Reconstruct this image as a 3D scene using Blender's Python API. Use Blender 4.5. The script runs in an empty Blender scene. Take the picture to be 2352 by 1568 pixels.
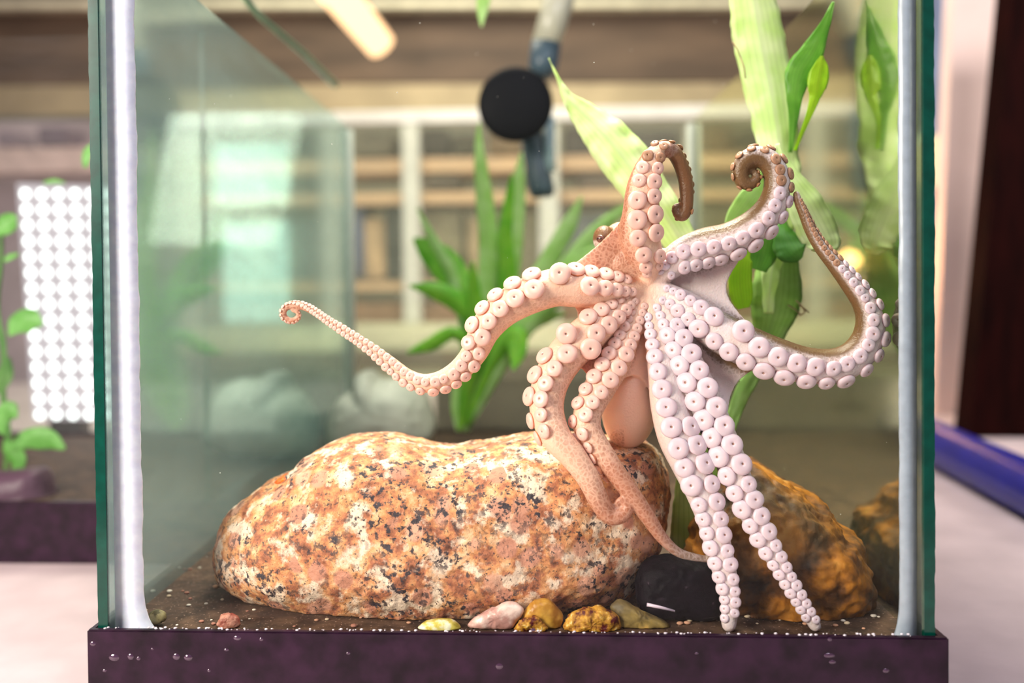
import bpy, bmesh, math, random
from mathutils import Vector, Matrix, kdtree, noise
random.seed(7)
S = bpy.context.scene
C = S.collection
# ------------------------------------------------------------------ camera
CP = Vector((.01313, -.39886, .16696)); YAW, PIT, ROL = -.0448, .01507, -.00936
FPX, PX, PY = 1929., 1135., 676.
f = Vector((math.sin(YAW), math.cos(YAW), 0)); r = Vector((math.cos(YAW), -math.sin(YAW), 0)); u = Vector((0, 0, 1))
f2 = f*math.cos(PIT) - u*math.sin(PIT); u2 = u*math.cos(PIT) + f*math.sin(PIT)
CR = r*math.cos(ROL) + u2*math.sin(ROL); CU = u2*math.cos(ROL) - r*math.sin(ROL); CF = f2
cam = bpy.data.objects.new('camera', bpy.data.cameras.new('camera')); C.objects.link(cam); S.camera = cam
M3 = Matrix((CR, CU, -CF)).transposed()
cam.matrix_world = Matrix.Translation(CP) @ M3.to_4x4()
cam.data.sensor_width = 36; cam.data.lens = FPX/2352*36
cam.data.shift_x = (1176-PX)/2352; cam.data.shift_y = (PY-784)/2352
cam.data.clip_start = .02
cam.data.dof.use_dof = True; cam.data.dof.focus_distance = .425; cam.data.dof.aperture_fstop = 3.2
# ------------------------------------------------------------------ world, lights, exposure
W = bpy.data.worlds.new('world'); S.world = W; W.use_nodes = True
W.node_tree.nodes['Background'].inputs[0].default_value = (.86, .80, .84, 1)
W.node_tree.nodes['Background'].inputs[1].default_value = .22
S.view_settings.view_transform = 'Standard'; S.view_settings.look = 'None'; S.view_settings.gamma = 1
S.view_settings.use_curve_mapping = False; S.view_settings.exposure = 0.33
def area(name, loc, target, size, power, col, sy=None):
    l = bpy.data.lights.new(name, 'AREA'); l.energy = power; l.color = col; l.size = size
    if sy: l.shape = 'RECTANGLE'; l.size_y = sy
    o = bpy.data.objects.new(name, l); C.objects.link(o); o.location = loc
    o.rotation_euler = (Vector(target)-Vector(loc)).to_track_quat('-Z', 'Y').to_euler(); return o
area('left_key_light', (-.70, -.50, .42), (-.02, .05, .08), .34, 12.5, (1, .84, .76))  # warm key light from the front left
area('room_lamp', (.22, -.42, .86), (.08, .05, .12), .4, 2.9, (.9, .82, 1))
tl = area('plant_fill_light', (.04, .17, .62), (.08, .15, 0), .22, 1.3, (1, .95, .82), .2); tl.data.spread = math.radians(75)  # unseen light added above the tank, aimed to brighten the plants
area('room_back_lamp', (-.2, .95, 1.3), (0, 1.5, .2), .8, 17, (1, .90, .78))
sl = area('board_fill_light', (1.5, -.5, 1.1), (.62, .95, .15), .5, 2.2, (1, .90, .88)); sl.data.spread = math.radians(50)  # unseen light added at the right to brighten the cream board
S.cycles.transparent_max_bounces = 24; S.cycles.max_bounces = 10
S.cycles.caustics_reflective = False; S.cycles.caustics_refractive = False

# ------------------------------------------------------------------ helpers
def ray(px, py): return CF + CR*((px-PX)/FPX) - CU*((py-PY)/FPX)
def at(px, py, Y):
    d = ray(px, py); return CP + d*((Y-CP.y)/d.y)
def atz(px, py, z):
    d = ray(px, py); return CP + d*((z-CP.z)/d.z)
def mpp(Y): return (Y-CP.y)/FPX
def tag(o, label=None, cat=None, group=None, kind=None):
    if label: o['label'] = label
    if cat: o['category'] = cat
    if group: o['group'] = group
    if kind: o['kind'] = kind
    return o
def thing(name, loc, label, cat, group=None):
    o = bpy.data.objects.new(name, None); C.objects.link(o); o.location = loc; o.empty_display_size = .01
    return tag(o, label, cat, group)
def obj(name, bm, mat, parent=None, smooth=True, keep=False):
    me = bpy.data.meshes.new(name)
    if isinstance(bm, bmesh.types.BMesh):
        bmesh.ops.recalc_face_normals(bm, faces=bm.faces)
        bm.to_mesh(me); bm.free()
    else: me = bm
    o = bpy.data.objects.new(name, me); C.objects.link(o)
    for m in (mat if isinstance(mat, (list, tuple)) else [mat]): me.materials.append(m)
    for p in me.polygons: p.use_smooth = smooth
    if parent:
        o.parent = parent; o.matrix_parent_inverse = Matrix.Translation(-Vector(parent.location)) if parent.type == 'EMPTY' else Matrix.Translation((0, 0, 0))
    return o
def box(bm, a, b, bev=0):
    a = Vector(a); b = Vector(b); c = (a+b)/2; s = Vector((abs(b.x-a.x), abs(b.y-a.y), abs(b.z-a.z)))
    t = bmesh.new(); bmesh.ops.create_cube(t, size=1); bmesh.ops.scale(t, vec=s, verts=t.verts); bmesh.ops.translate(t, vec=c, verts=t.verts)
    if bev: bmesh.ops.bevel(t, geom=list(t.edges), offset=bev, segments=2, affect='EDGES')
    me = bpy.data.meshes.new('t'); t.to_mesh(me); t.free(); bm.from_mesh(me); bpy.data.meshes.remove(me); return bm
def bx(a, b, bev=0): return box(bmesh.new(), a, b, bev)
def pxbox(x0, y0, x1, y1, Y, depth, bev=.0):
    a = at(x0, y1, Y); b = at(x1, y0, Y); return bx(a, (b.x, Y+depth, b.z), bev)
def tube(bm, pts, rad, n=12, caps=True):
    """pts: list of Vector, rad: list of radius; closed ends"""
    rings = []; N = len(pts); up = Vector((0, -1, 0)); pn = None
    for i in range(N):
        t = (pts[min(i+1, N-1)]-pts[max(i-1, 0)]).normalized()
        if pn is None: pn = up if abs(up.dot(t)) < .9 else Vector((1, 0, 0))
        nrm = (pn - t*pn.dot(t)).normalized(); pn = nrm; bn = t.cross(nrm)
        rings.append([bm.verts.new(pts[i] + (nrm*math.cos(2*math.pi*k/n)+bn*math.sin(2*math.pi*k/n))*rad[i]) for k in range(n)])
    for i in range(N-1):
        for k in range(n):
            bm.faces.new((rings[i][k], rings[i][(k+1) % n], rings[i+1][(k+1) % n], rings[i+1][k]))
    if caps: bm.faces.new(rings[0][::-1]); bm.faces.new(rings[-1])
    return bm
def lathe(prof, n=24, mats=None):
    bm = bmesh.new(); rings = []
    for (rr, z) in prof:
        if rr < 1e-6: rings.append([bm.verts.new((0, 0, z))])
        else: rings.append([bm.verts.new((rr*math.cos(2*math.pi*k/n), rr*math.sin(2*math.pi*k/n), z)) for k in range(n)])
    for i in range(len(rings)-1):
        a, b = rings[i], rings[i+1]
        for k in range(n):
            k2 = (k+1) % n
            if len(a) == 1 and len(b) == 1: continue
            if len(a) == 1: fc = bm.faces.new((a[0], b[k2], b[k]))
            elif len(b) == 1: fc = bm.faces.new((a[k], a[k2], b[0]))
            else: fc = bm.faces.new((a[k], a[k2], b[k2], b[k]))
            if mats: fc.material_index = mats[i]
    return bm
def catmull(P, n):
    """resample list of tuples by Catmull-Rom, n per span"""
    out = []; L = len(P)
    for i in range(L-1):
        p0 = P[max(i-1, 0)]; p1 = P[i]; p2 = P[i+1]; p3 = P[min(i+2, L-1)]
        for k in range(n):
            t = k/n
            out.append(tuple(.5*((2*b)+(-a+c)*t+(2*a-5*b+4*c-d)*t*t+(-a+3*b-3*c+d)*t**3) for a, b, c, d in zip(p0, p1, p2, p3)))
    out.append(tuple(P[-1])); return out
def sstep(a, b, x):
    t = max(0, min(1, (x-a)/(b-a))); return t*t*(3-2*t)

# ------------------------------------------------------------------ materials
def new_mat(name):
    m = bpy.data.materials.new(name); m.use_nodes = True; nt = m.node_tree; nt.nodes.clear()
    out = nt.nodes.new('ShaderNodeOutputMaterial'); return m, nt, out
def N(nt, t, **kw):
    n = nt.nodes.new(t)
    for k, v in kw.items():
        if k.startswith('i_'):
            key = k[2:]; key = int(key) if key.isdigit() else key.replace('_', ' ')
            n.inputs[key].default_value = v
        else: setattr(n, k, v)
    return n
def rgb(c): return (c[0], c[1], c[2], 1)
def ramp(nt, fac, stops, interp='LINEAR'):
    n = nt.nodes.new('ShaderNodeValToRGB'); cr = n.color_ramp; cr.interpolation = interp
    while len(cr.elements) > 1: cr.elements.remove(cr.elements[-1])
    cr.elements[0].position = stops[0][0]; cr.elements[0].color = rgb(stops[0][1])
    for p, c in stops[1:]:
        e = cr.elements.new(p); e.color = rgb(c)
    nt.links.new(fac, n.inputs[0]); return n.outputs[0]
def mixc(nt, fac, a, b, mode='MIX'):
    n = nt.nodes.new('ShaderNodeMix'); n.data_type = 'RGBA'; n.blend_type = mode
    for inp, v in ((n.inputs[0], fac), (n.inputs[6], a), (n.inputs[7], b)):
        if isinstance(v, bpy.types.NodeSocket): nt.links.new(v, inp)
        elif isinstance(v, (int, float)): inp.default_value = v
        else: inp.default_value = rgb(v)
    return n.outputs[2]
def simple(name, col, rough=.5, var=.12, scale=30, spec=.5, bump=0, sss=0, metal=0, stretch=None, trans=0):
    m, nt, out = new_mat(name)
    p = N(nt, 'ShaderNodeBsdfPrincipled'); p.inputs['Roughness'].default_value = rough; p.inputs['Metallic'].default_value = metal
    p.inputs['Specular IOR Level'].default_value = spec
    tc = N(nt, 'ShaderNodeTexCoord'); mp = N(nt, 'ShaderNodeMapping'); nt.links.new(tc.outputs['Object'], mp.inputs[0])
    if stretch: mp.inputs['Scale'].default_value = stretch
    no = N(nt, 'ShaderNodeTexNoise', i_Scale=scale, i_Detail=5.); nt.links.new(mp.outputs[0], no.inputs['Vector'])
    dk = tuple(max(0, c*(1-var*2)) for c in col); lt = tuple(min(1, c*(1+var)) for c in col)
    nt.links.new(ramp(nt, no.outputs[0], [(.3, dk), (.7, lt)]), p.inputs['Base Color'])
    if sss: p.inputs['Subsurface Weight'].default_value = sss; p.inputs['Subsurface Radius'].default_value = (1, .5, .4); p.inputs['Subsurface Scale'].default_value = .004
    if bump:
        b = N(nt, 'ShaderNodeBump', i_Strength=1., i_Distance=bump); nt.links.new(no.outputs[0], b.inputs['Height']); nt.links.new(b.outputs[0], p.inputs['Normal'])
    if trans:
        tr = N(nt, 'ShaderNodeBsdfTranslucent', i_0=rgb(lt)); mx = N(nt, 'ShaderNodeMixShader', i_0=trans)
        nt.links.new(p.outputs[0], mx.inputs[1]); nt.links.new(tr.outputs[0], mx.inputs[2]); nt.links.new(mx.outputs[0], out.inputs[0])
    else: nt.links.new(p.outputs[0], out.inputs[0])
    return m
def emis(name, col, st):
    m, nt, out = new_mat(name); e = N(nt, 'ShaderNodeEmission', i_0=rgb(col), i_1=st); nt.links.new(e.outputs[0], out.inputs[0]); return m
def glass(name, film=.05, filmcol=(.8, .85, .8), tint=(.97, 1, .98), gloss=.04, grough=.03, glosscol=(1, 1, 1), streak=(60, 60, 900), vary=.6, transl=.5):
    """clear pane under a thin layer, dirt streaks in front and imitated haze elsewhere: transparent + a little reflection + scattering colour"""
    m, nt, out = new_mat(name)
    t = N(nt, 'ShaderNodeBsdfTransparent', i_0=rgb(tint)); g = N(nt, 'ShaderNodeBsdfGlossy', i_0=rgb(glosscol), i_Roughness=grough)
    d = N(nt, 'ShaderNodeBsdfDiffuse', i_0=rgb(filmcol)); tl = N(nt, 'ShaderNodeBsdfTranslucent', i_0=rgb(filmcol))
    md = N(nt, 'ShaderNodeMixShader', i_0=transl); nt.links.new(d.outputs[0], md.inputs[1]); nt.links.new(tl.outputs[0], md.inputs[2])
    tc = N(nt, 'ShaderNodeTexCoord'); mp = N(nt, 'ShaderNodeMapping'); mp.inputs['Scale'].default_value = streak; nt.links.new(tc.outputs['Object'], mp.inputs[0])
    no = N(nt, 'ShaderNodeTexNoise', i_Scale=1., i_Detail=4.); nt.links.new(mp.outputs[0], no.inputs['Vector'])
    no2 = N(nt, 'ShaderNodeTexNoise', i_Scale=9., i_Detail=3.); nt.links.new(tc.outputs['Object'], no2.inputs['Vector'])
    mu = N(nt, 'ShaderNodeMath', operation='MULTIPLY'); nt.links.new(no.outputs[0], mu.inputs[0]); nt.links.new(no2.outputs[0], mu.inputs[1])
    mr = N(nt, 'ShaderNodeMapRange', i_1=.12, i_2=.40, i_3=film*(1-vary), i_4=film*(1+vary)); nt.links.new(mu.outputs[0], mr.inputs[0])
    m1 = N(nt, 'ShaderNodeMixShader', i_0=gloss); nt.links.new(t.outputs[0], m1.inputs[1]); nt.links.new(g.outputs[0], m1.inputs[2])
    m2 = N(nt, 'ShaderNodeMixShader'); nt.links.new(mr.outputs[0], m2.inputs[0]); nt.links.new(m1.outputs[0], m2.inputs[1]); nt.links.new(md.outputs[0], m2.inputs[2])
    nt.links.new(m2.outputs[0], out.inputs[0]); return m
def skin_mat():
    m, nt, out = new_mat('octopus_skin')
    p = N(nt, 'ShaderNodeBsdfPrincipled', i_Roughness=.38)
    a = N(nt, 'ShaderNodeAttribute', attribute_name='pigment'); w = N(nt, 'ShaderNodeAttribute', attribute_name='warmth')
    tc = N(nt, 'ShaderNodeTexCoord')
    vo = N(nt, 'ShaderNodeTexVoronoi', feature='DISTANCE_TO_EDGE', i_Scale=430.); nt.links.new(tc.outputs['Object'], vo.inputs['Vector'])
    no = N(nt, 'ShaderNodeTexNoise', i_Scale=900., i_Detail=3.); nt.links.new(tc.outputs['Object'], no.inputs['Vector'])
    base = mixc(nt, w.outputs['Fac'], (.74, .60, .60), (.88, .54, .40))
    brown = mixc(nt, w.outputs['Fac'], (.16, .078, .028), (.32, .075, .025))
    cell = N(nt, 'ShaderNodeMapRange', i_1=.04, i_2=.20, i_3=.22, i_4=1.); nt.links.new(vo.outputs['Distance'], cell.inputs[0])
    nz = N(nt, 'ShaderNodeMapRange', i_1=.35, i_2=.65, i_3=.55, i_4=1.1); nt.links.new(no.outputs[0], nz.inputs[0])
    q = N(nt, 'ShaderNodeMath', operation='MULTIPLY'); nt.links.new(cell.outputs[0], q.inputs[0]); nt.links.new(nz.outputs[0], q.inputs[1])
    # dense pigment covers the cell pattern
    pw_ = N(nt, 'ShaderNodeMath', operation='POWER'); pw_.inputs[1].default_value = 3; nt.links.new(a.outputs['Fac'], pw_.inputs[0])
    q2 = N(nt, 'ShaderNodeMix', data_type='FLOAT'); nt.links.new(pw_.outputs[0], q2.inputs[0]); nt.links.new(q.outputs[0], q2.inputs[2]); q2.inputs[3].default_value = 1
    q3 = N(nt, 'ShaderNodeMath', operation='MULTIPLY', use_clamp=True); nt.links.new(q2.outputs[0], q3.inputs[0]); nt.links.new(a.outputs['Fac'], q3.inputs[1])
    nt.links.new(mixc(nt, q3.outputs[0], base, brown), p.inputs['Base Color'])
    p.inputs['Subsurface Weight'].default_value = .35; p.inputs['Subsurface Radius'].default_value = (1, .45, .3); p.inputs['Subsurface Scale'].default_value = .003
    b = N(nt, 'ShaderNodeBump', i_Strength=.6, i_Distance=.0006); nt.links.new(no.outputs[0], b.inputs['Height']); nt.links.new(b.outputs[0], p.inputs['Normal'])
    nt.links.new(p.outputs[0], out.inputs[0]); return m
def granite_mat():
    m, nt, out = new_mat('granite'); p = N(nt, 'ShaderNodeBsdfPrincipled', i_Roughness=.6)
    tc = N(nt, 'ShaderNodeTexCoord')
    def no(s, d=6., off=0):
        mp = N(nt, 'ShaderNodeMapping'); mp.inputs['Location'].default_value = (off, off*.7, -off); nt.links.new(tc.outputs['Object'], mp.inputs[0])
        n = N(nt, 'ShaderNodeTexNoise', i_Scale=s, i_Detail=d, i_Roughness=.62); nt.links.new(mp.outputs[0], n.inputs['Vector']); return n.outputs[0]
    c = ramp(nt, no(110), [(.32, (.13, .04, .02)), (.44, (.46, .15, .07)), (.54, (.72, .31, .12)), (.66, (.86, .52, .30))])
    pale = ramp(nt, no(75, 7., 3), [(.51, (0, 0, 0)), (.60, (1, 1, 1))]); c = mixc(nt, pale, c, (.90, .68, .52))
    # pink feldspar crystals
    v = N(nt, 'ShaderNodeTexVoronoi', i_Scale=75., i_Randomness=1.); nt.links.new(tc.outputs['Object'], v.inputs['Vector'])
    fel = ramp(nt, v.outputs['Distance'], [(.34, (1, 1, 1)), (.46, (0, 0, 0))])
    sep = N(nt, 'ShaderNodeSeparateColor'); nt.links.new(v.outputs['Color'], sep.inputs[0])
    sel = ramp(nt, sep.outputs[0], [(.42, (0, 0, 0)), (.5, (1, 1, 1))]); fel = mixc(nt, 1, fel, sel, 'MULTIPLY')
    c = mixc(nt, fel, c, mixc(nt, sep.outputs[1], (.56, .22, .14), (.72, .36, .24)))
    band = no(28, 3., 9)
    dk = ramp(nt, no(260, 6., 5), [(.525, (0, 0, 0)), (.59, (1, 1, 1))]); bs = ramp(nt, band, [(.38, (0, 0, 0)), (.55, (1, 1, 1))])
    c = mixc(nt, mixc(nt, 1, dk, bs, 'MULTIPLY'), c, (.035, .025, .035))
    ft = ramp(nt, no(520, 4., 7), [(.58, (0, 0, 0)), (.66, (1, 1, 1))]); c = mixc(nt, ft, c, (.10, .06, .05))
    nt.links.new(c, p.inputs['Base Color'])
    b = N(nt, 'ShaderNodeBump', i_Strength=.9, i_Distance=.0015); nt.links.new(no(300, 8.), b.inputs['Height']); nt.links.new(b.outputs[0], p.inputs['Normal'])
    nt.links.new(p.outputs[0], out.inputs[0]); return m
def multi_mat(name, stops, scale, bump=.001, rough=.6, detail=6., scale2=None, stops2=None, spec=.3):
    m, nt, out = new_mat(name); p = N(nt, 'ShaderNodeBsdfPrincipled', i_Roughness=rough); p.inputs['Specular IOR Level'].default_value = spec
    tc = N(nt, 'ShaderNodeTexCoord'); n = N(nt, 'ShaderNodeTexNoise', i_Scale=scale, i_Detail=detail, i_Roughness=.6); nt.links.new(tc.outputs['Object'], n.inputs['Vector'])
    c = ramp(nt, n.outputs[0], stops)
    if scale2:
        n2 = N(nt, 'ShaderNodeTexNoise', i_Scale=scale2, i_Detail=4.); nt.links.new(tc.outputs['Object'], n2.inputs['Vector'])
        c = mixc(nt, ramp(nt, n2.outputs[0], [(s, (v, v, v)) for s, v in stops2[0]]), c, stops2[1])
    nt.links.new(c, p.inputs['Base Color'])
    if bump:
        b = N(nt, 'ShaderNodeBump', i_Strength=1., i_Distance=bump); nt.links.new(n.outputs[0], b.inputs['Height']); nt.links.new(b.outputs[0], p.inputs['Normal'])
    nt.links.new(p.outputs[0], out.inputs[0]); return m
def leaf_mat(name, c1, c2, trans=.45, vein=None):
    """c1 blade, c2 mottling; veins run along the leaf (u stored in attribute across)"""
    m, nt, out = new_mat(name); p = N(nt, 'ShaderNodeBsdfPrincipled', i_Roughness=.4)
    a = N(nt, 'ShaderNodeAttribute', attribute_name='across'); tc = N(nt, 'ShaderNodeTexCoord')
    n = N(nt, 'ShaderNodeTexNoise', i_Scale=60., i_Detail=4.); nt.links.new(tc.outputs['Object'], n.inputs['Vector'])
    c = mixc(nt, ramp(nt, n.outputs[0], [(.4, (0, 0, 0)), (.65, (1, 1, 1))]), c1, c2)
    w = N(nt, 'ShaderNodeMath', operation='MULTIPLY'); w.inputs[1].default_value = 26; nt.links.new(a.outputs['Fac'], w.inputs[0])
    sn = N(nt, 'ShaderNodeMath', operation='SINE'); nt.links.new(w.outputs[0], sn.inputs[0])
    vf = N(nt, 'ShaderNodeMapRange', i_1=.3, i_2=1., i_3=0., i_4=.35); nt.links.new(sn.outputs[0], vf.inputs[0])
    c = mixc(nt, vf.outputs[0], c, vein or tuple(x*.72 for x in c1))
    ab = N(nt, 'ShaderNodeMath', operation='ABSOLUTE'); nt.links.new(a.outputs['Fac'], ab.inputs[0])
    mf = N(nt, 'ShaderNodeMapRange', i_1=.03, i_2=.14, i_3=.55, i_4=0.); nt.links.new(ab.outputs[0], mf.inputs[0])
    c = mixc(nt, mf.outputs[0], c, tuple(x*.8 for x in c2))
    nt.links.new(c, p.inputs['Base Color'])
    tr = N(nt, 'ShaderNodeBsdfTranslucent'); nt.links.new(c, tr.inputs[0])
    mx = N(nt, 'ShaderNodeMixShader', i_0=trans); nt.links.new(p.outputs[0], mx.inputs[1]); nt.links.new(tr.outputs[0], mx.inputs[2]); nt.links.new(mx.outputs[0], out.inputs[0])
    return m
GREEN_EDGE = simple('green_glass_edge', (.0, .055, .036), .2, .15, 120, spec=.4)
M_FRONT = glass('front_glass', film=.001, filmcol=(.85, .82, .8), gloss=.006, vary=.5)
M_BACK = glass('back_glass', film=.12, filmcol=(.82, .80, .68), tint=(.98, 1, .96), vary=.45)  # pale layer imitates milky haze over everything behind the tank
M_LEFT = glass('left_side_glass', film=.17, filmcol=(.66, .86, .86), tint=(.9, 1, .97), gloss=.55, grough=.09, glosscol=(.86, .98, .96), vary=.35, streak=(300, 20, 60))  # pale teal layer puts the wall's milky haze into the pane colour
M_RIGHT = glass('right_side_glass', film=.005, filmcol=(.62, .66, .52), tint=(.9, .95, .8), gloss=.8, grough=.09, glosscol=(.84, .86, .70), vary=.4, streak=(300, 20, 60))
M_SIL = simple('silicone', (.80, .80, 1), .3, .06, 200, spec=.6, sss=.3)
M_SIL3 = simple('silicone_cream', (.80, .84, .74), .4, .06, 200)
M_SIL2 = simple('silicone_grey', (.34, .38, .46), .3, .06, 200, spec=.6, sss=.2)
M_TRIM = simple('purple_black_plastic', (.020, .006, .019), .30, .35, 90, spec=.22, bump=.0003)
M_FLOOR = multi_mat('silty_tank_bottom', [(.3, (.022, .011, .007)), (.5, (.055, .028, .017)), (.7, (.12, .065, .038))], 90, .0008, .7, scale2=700, stops2=([(.62, 0), (.72, .7)], (.5, .33, .25)))
M_DROP = simple('water_drop', (.05, .02, .05), .04, .1, 100, spec=1)
M_BUB = simple('pale_speck', (.8, .78, .72), .4, .1, 300)
M_TABLE = simple('white_laminate', (.74, .62, .63), .55, .06, 25)
SKIN = skin_mat()
SUCK_W = simple('sucker_peach', (.84, .50, .43), .35, .05, 900, sss=.35); RIM_W = simple('sucker_rim_orange', (.72, .27, .14), .4, .08, 900, sss=.3)
SUCK_C = simple('sucker_lilac', (.72, .55, .61), .35, .05, 900, sss=.35); RIM_C = simple('sucker_rim_pink', (.66, .42, .44), .4, .08, 900, sss=.3)
SUCK_B = simple('sucker_brown', (.40, .20, .12), .4, .1, 900, sss=.2); RIM_B = simple('sucker_rim_brown', (.24, .10, .03), .4, .1, 900)
HOLE = simple('sucker_hole', (.45, .24, .2), .6, .1, 500)
BLACK = simple('black_rubber', (.012, .013, .018), .4, .2, 50)

# ------------------------------------------------------------------ the setting
def struct(name, bm, mat): return tag(obj(name, bm, mat, smooth=False), kind='structure')
TZ = -.048; FZ = -.004
struct('floor', bx((-3, -1.2, -.80), (3, 3.2, -.78)), simple('floor_vinyl', (.30, .25, .22), .6))
struct('wall_back', bx((-3, 2.6, -.78), (3, 2.66, 2.0)), simple('back_wall_paint', (.50, .45, .34), .8, .1, 6))
struct('wall_left', bx((-3.06, -1.2, -.78), (-3, 3.2, 2.0)), simple('left_wall_paint', (.55, .42, .40), .8, .1, 4))
struct('ceiling', bx((-3, .6, 2.0), (3, 3.2, 2.05)), simple('ceiling_brown', (.20, .15, .11), .8, .1, 4))
# pale wall strip and dark post at the right
a = at(2190, -200, 1.35)
def slab(name, pxpts, Y, depth, mat, parent=None, zmin=-9):
    bm = bmesh.new(); fr = [at(x, y, Y) for x, y in pxpts]
    for p in fr: p.z = max(p.z, zmin)
    lo = [bm.verts.new(p) for p in fr]; hi = [bm.verts.new(p+Vector((0, depth, 0))) for p in fr]
    bm.faces.new(lo); bm.faces.new(hi[::-1]); n = len(lo)
    for i in range(n): bm.faces.new((lo[i], lo[(i+1) % n], hi[(i+1) % n], hi[i]))
    return obj(name, bm, mat, parent, smooth=False)
tb = thing('table', (0, .5, TZ-.03), 'long white laminate table that the glass tanks stand on', 'table')
obj('table_top', bx((-1.9, -.30, TZ-.03), (1.9, 1.42, TZ), .004), M_TABLE, tb, False)
for sx in (-1.8, 1.8):
    for sy in (-.2, 1.3): obj('leg', bx((sx-.03, sy-.03, -.78), (sx+.03, sy+.03, TZ-.03), .003), simple('leg_metal', (.35, .35, .37), .4), tb, False)
def on_table_slab(name, pxpts, Y, depth, mat, label, cat, zmin=TZ+.0004):
    o = slab(name, pxpts, Y, depth, mat, None, zmin); tag(o, label, cat); return o
on_table_slab('board', [(2192, -60), (2330, -60), (2231, 1040), (2147, 1040)], .95, .03, simple('cream_board', (.95, .76, .68), .6, .04, 10), 'tall cream board leaning upright on the table behind the right side of the tank', 'board')
on_table_slab('cupboard', [(2330, -80), (2620, -80), (2560, 1120), (2225, 1100)], .75, .04, simple('dark_wood', (.012, .0015, .001), .8, spec=.05, var=.3, scale=12, stretch=(6, 1, 1)), 'dark red-brown wooden cupboard side standing upright at the right edge of the photo', 'cupboard')
on_table_slab('curtain', [(2120, -60), (2215, -60), (2200, 300), (2120, 560)], 1.25, .02, simple('blue_grey_cloth', (.30, .38, .56), .8, .35, 14, stretch=(2, 1, .3)), 'blue-grey cloth hanging behind the cream board', 'cloth')
lt = thing('globe_lamp', at(2150, 380, 1.1), 'small round yellow-white lamp glowing behind the right edge of the tank', 'lamp')
bm = bmesh.new(); bmesh.ops.create_uvsphere(bm, u_segments=24, v_segments=14, radius=.045); bmesh.ops.translate(bm, vec=at(2148, 370, 1.1), verts=bm.verts); obj('globe', bm, emis('lamp_glow', (1, .78, .42), 1.0), lt)
c = at(2148, 370, 1.1); bm = bmesh.new(); tube(bm, [c+Vector((0, 0, -.04)), Vector((c.x, c.y, TZ+.012))], [.006, .006]); obj('stand', bm, BLACK, lt)
bm = bmesh.new(); tube(bm, [Vector((c.x, c.y, TZ)), Vector((c.x, c.y, TZ+.014))], [.03, .028]); obj('base', bm, BLACK, lt)
lt2 = thing('night_lamp', at(1950, 597, 1.0), 'small warm glowing bulb on a thin stem seen through the right glass', 'lamp')
c = at(1952, 597, 1.0); bm = bmesh.new(); bmesh.ops.create_uvsphere(bm, u_segments=20, v_segments=12, radius=.016); bmesh.ops.translate(bm, vec=c, verts=bm.verts); obj('bulb', bm, emis('bulb_glow', (1, .48, .20), 80), lt2)
bm = bmesh.new(); tube(bm, [c+Vector((0, 0, -.014)), Vector((c.x, c.y, TZ+.01))], [.005, .004]); obj('stand', bm, BLACK, lt2)
bm = bmesh.new(); tube(bm, [Vector((c.x, c.y, TZ)), Vector((c.x, c.y, TZ+.012))], [.03, .028]); obj('base', bm, BLACK, lt2)
# blue pipe on the table
rr = .0245; p1 = atz(2060, 975, TZ+rr); p2 = atz(2560, 1212, TZ+rr); d = (p2-p1).normalized()
pp = thing('pipe', (p1+p2)/2, 'thick glossy dark blue plastic pipe lying across the table right of the tank', 'pipe')
bm = bmesh.new(); L = (p2-p1).length; tube(bm, [p1+d*(L*i/20) for i in range(21)], [rr]*21, 28, caps=False); obj('pipe_body', bm, simple('blue_plastic', (.004, .012, .30), .35, .1, 40, spec=.3), pp)
bm = bmesh.new(); tube(bm, [p1-d*.004, p1+d*.01], [rr*1.05]*2, 28); obj('end_cap', bm, simple('blue_cap', (.01, .02, .25), .4), pp)

# background furniture, seen blurred through the back pane
BY = 1.55
beam = on_table_slab('ceiling_beam', [(-400, 24), (2125, 20), (2125, 184), (-400, 196)], BY, .10, simple('brown_beam', (.125, .080, .050), .7, .25, 7, stretch=(.5, 1, 3)), 'wide dark brown timber beam across the room above the shelving', 'beam')
on_table_slab('wood_rail', [(-400, 198), (2125, 188), (2125, 238), (-400, 272)], BY+.002, .10, simple('tan_rail', (.42, .33, .20), .7, .12, 10), 'tan wooden rail running just under the dark brown beam', 'rail')
on_table_slab('olive_rail', [(-400, 2), (2125, -2), (2125, 14), (-400, 20)], BY-.04, .05, simple('pale_rail', (.62, .58, .42), .7), 'thin pale rail above the dark brown beam at the top of the photo', 'rail')
rack = thing('shelving_rack', Vector((at(1190, 900, BY).x, BY, -.78)), 'white framed shelving rack with wooden shelves behind the octopus tank', 'shelf')
WH = simple('white_frame', (.82, .80, .76), .5, .05); SH = simple('peach_shelf', (.80, .52, .32), .6, .1, 12, stretch=(.4, 1, 2)); SH2 = simple('brown_shelf', (.36, .20, .12), .6, .2, 12)
obj('top_rail', pxbox(760, 240, 1640, 284, BY-.04, .04), WH, rack, False)
for (x, w) in ((945, 32), (1262, 40), (1600, 34)): obj('post', pxbox(x-w/2, 284, x+w/2, 850, BY-.04, .04), WH, rack, False)
for (y0, y1, mt, x1) in ((352, 398, SH, 1640), (432, 470, SH, 1640), (640, 668, SH, 1640), (690, 742, SH2, 1640)): obj('shelf_board', pxbox(760, y0, x1, y1, BY, .22), mt, rack, False)
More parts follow.
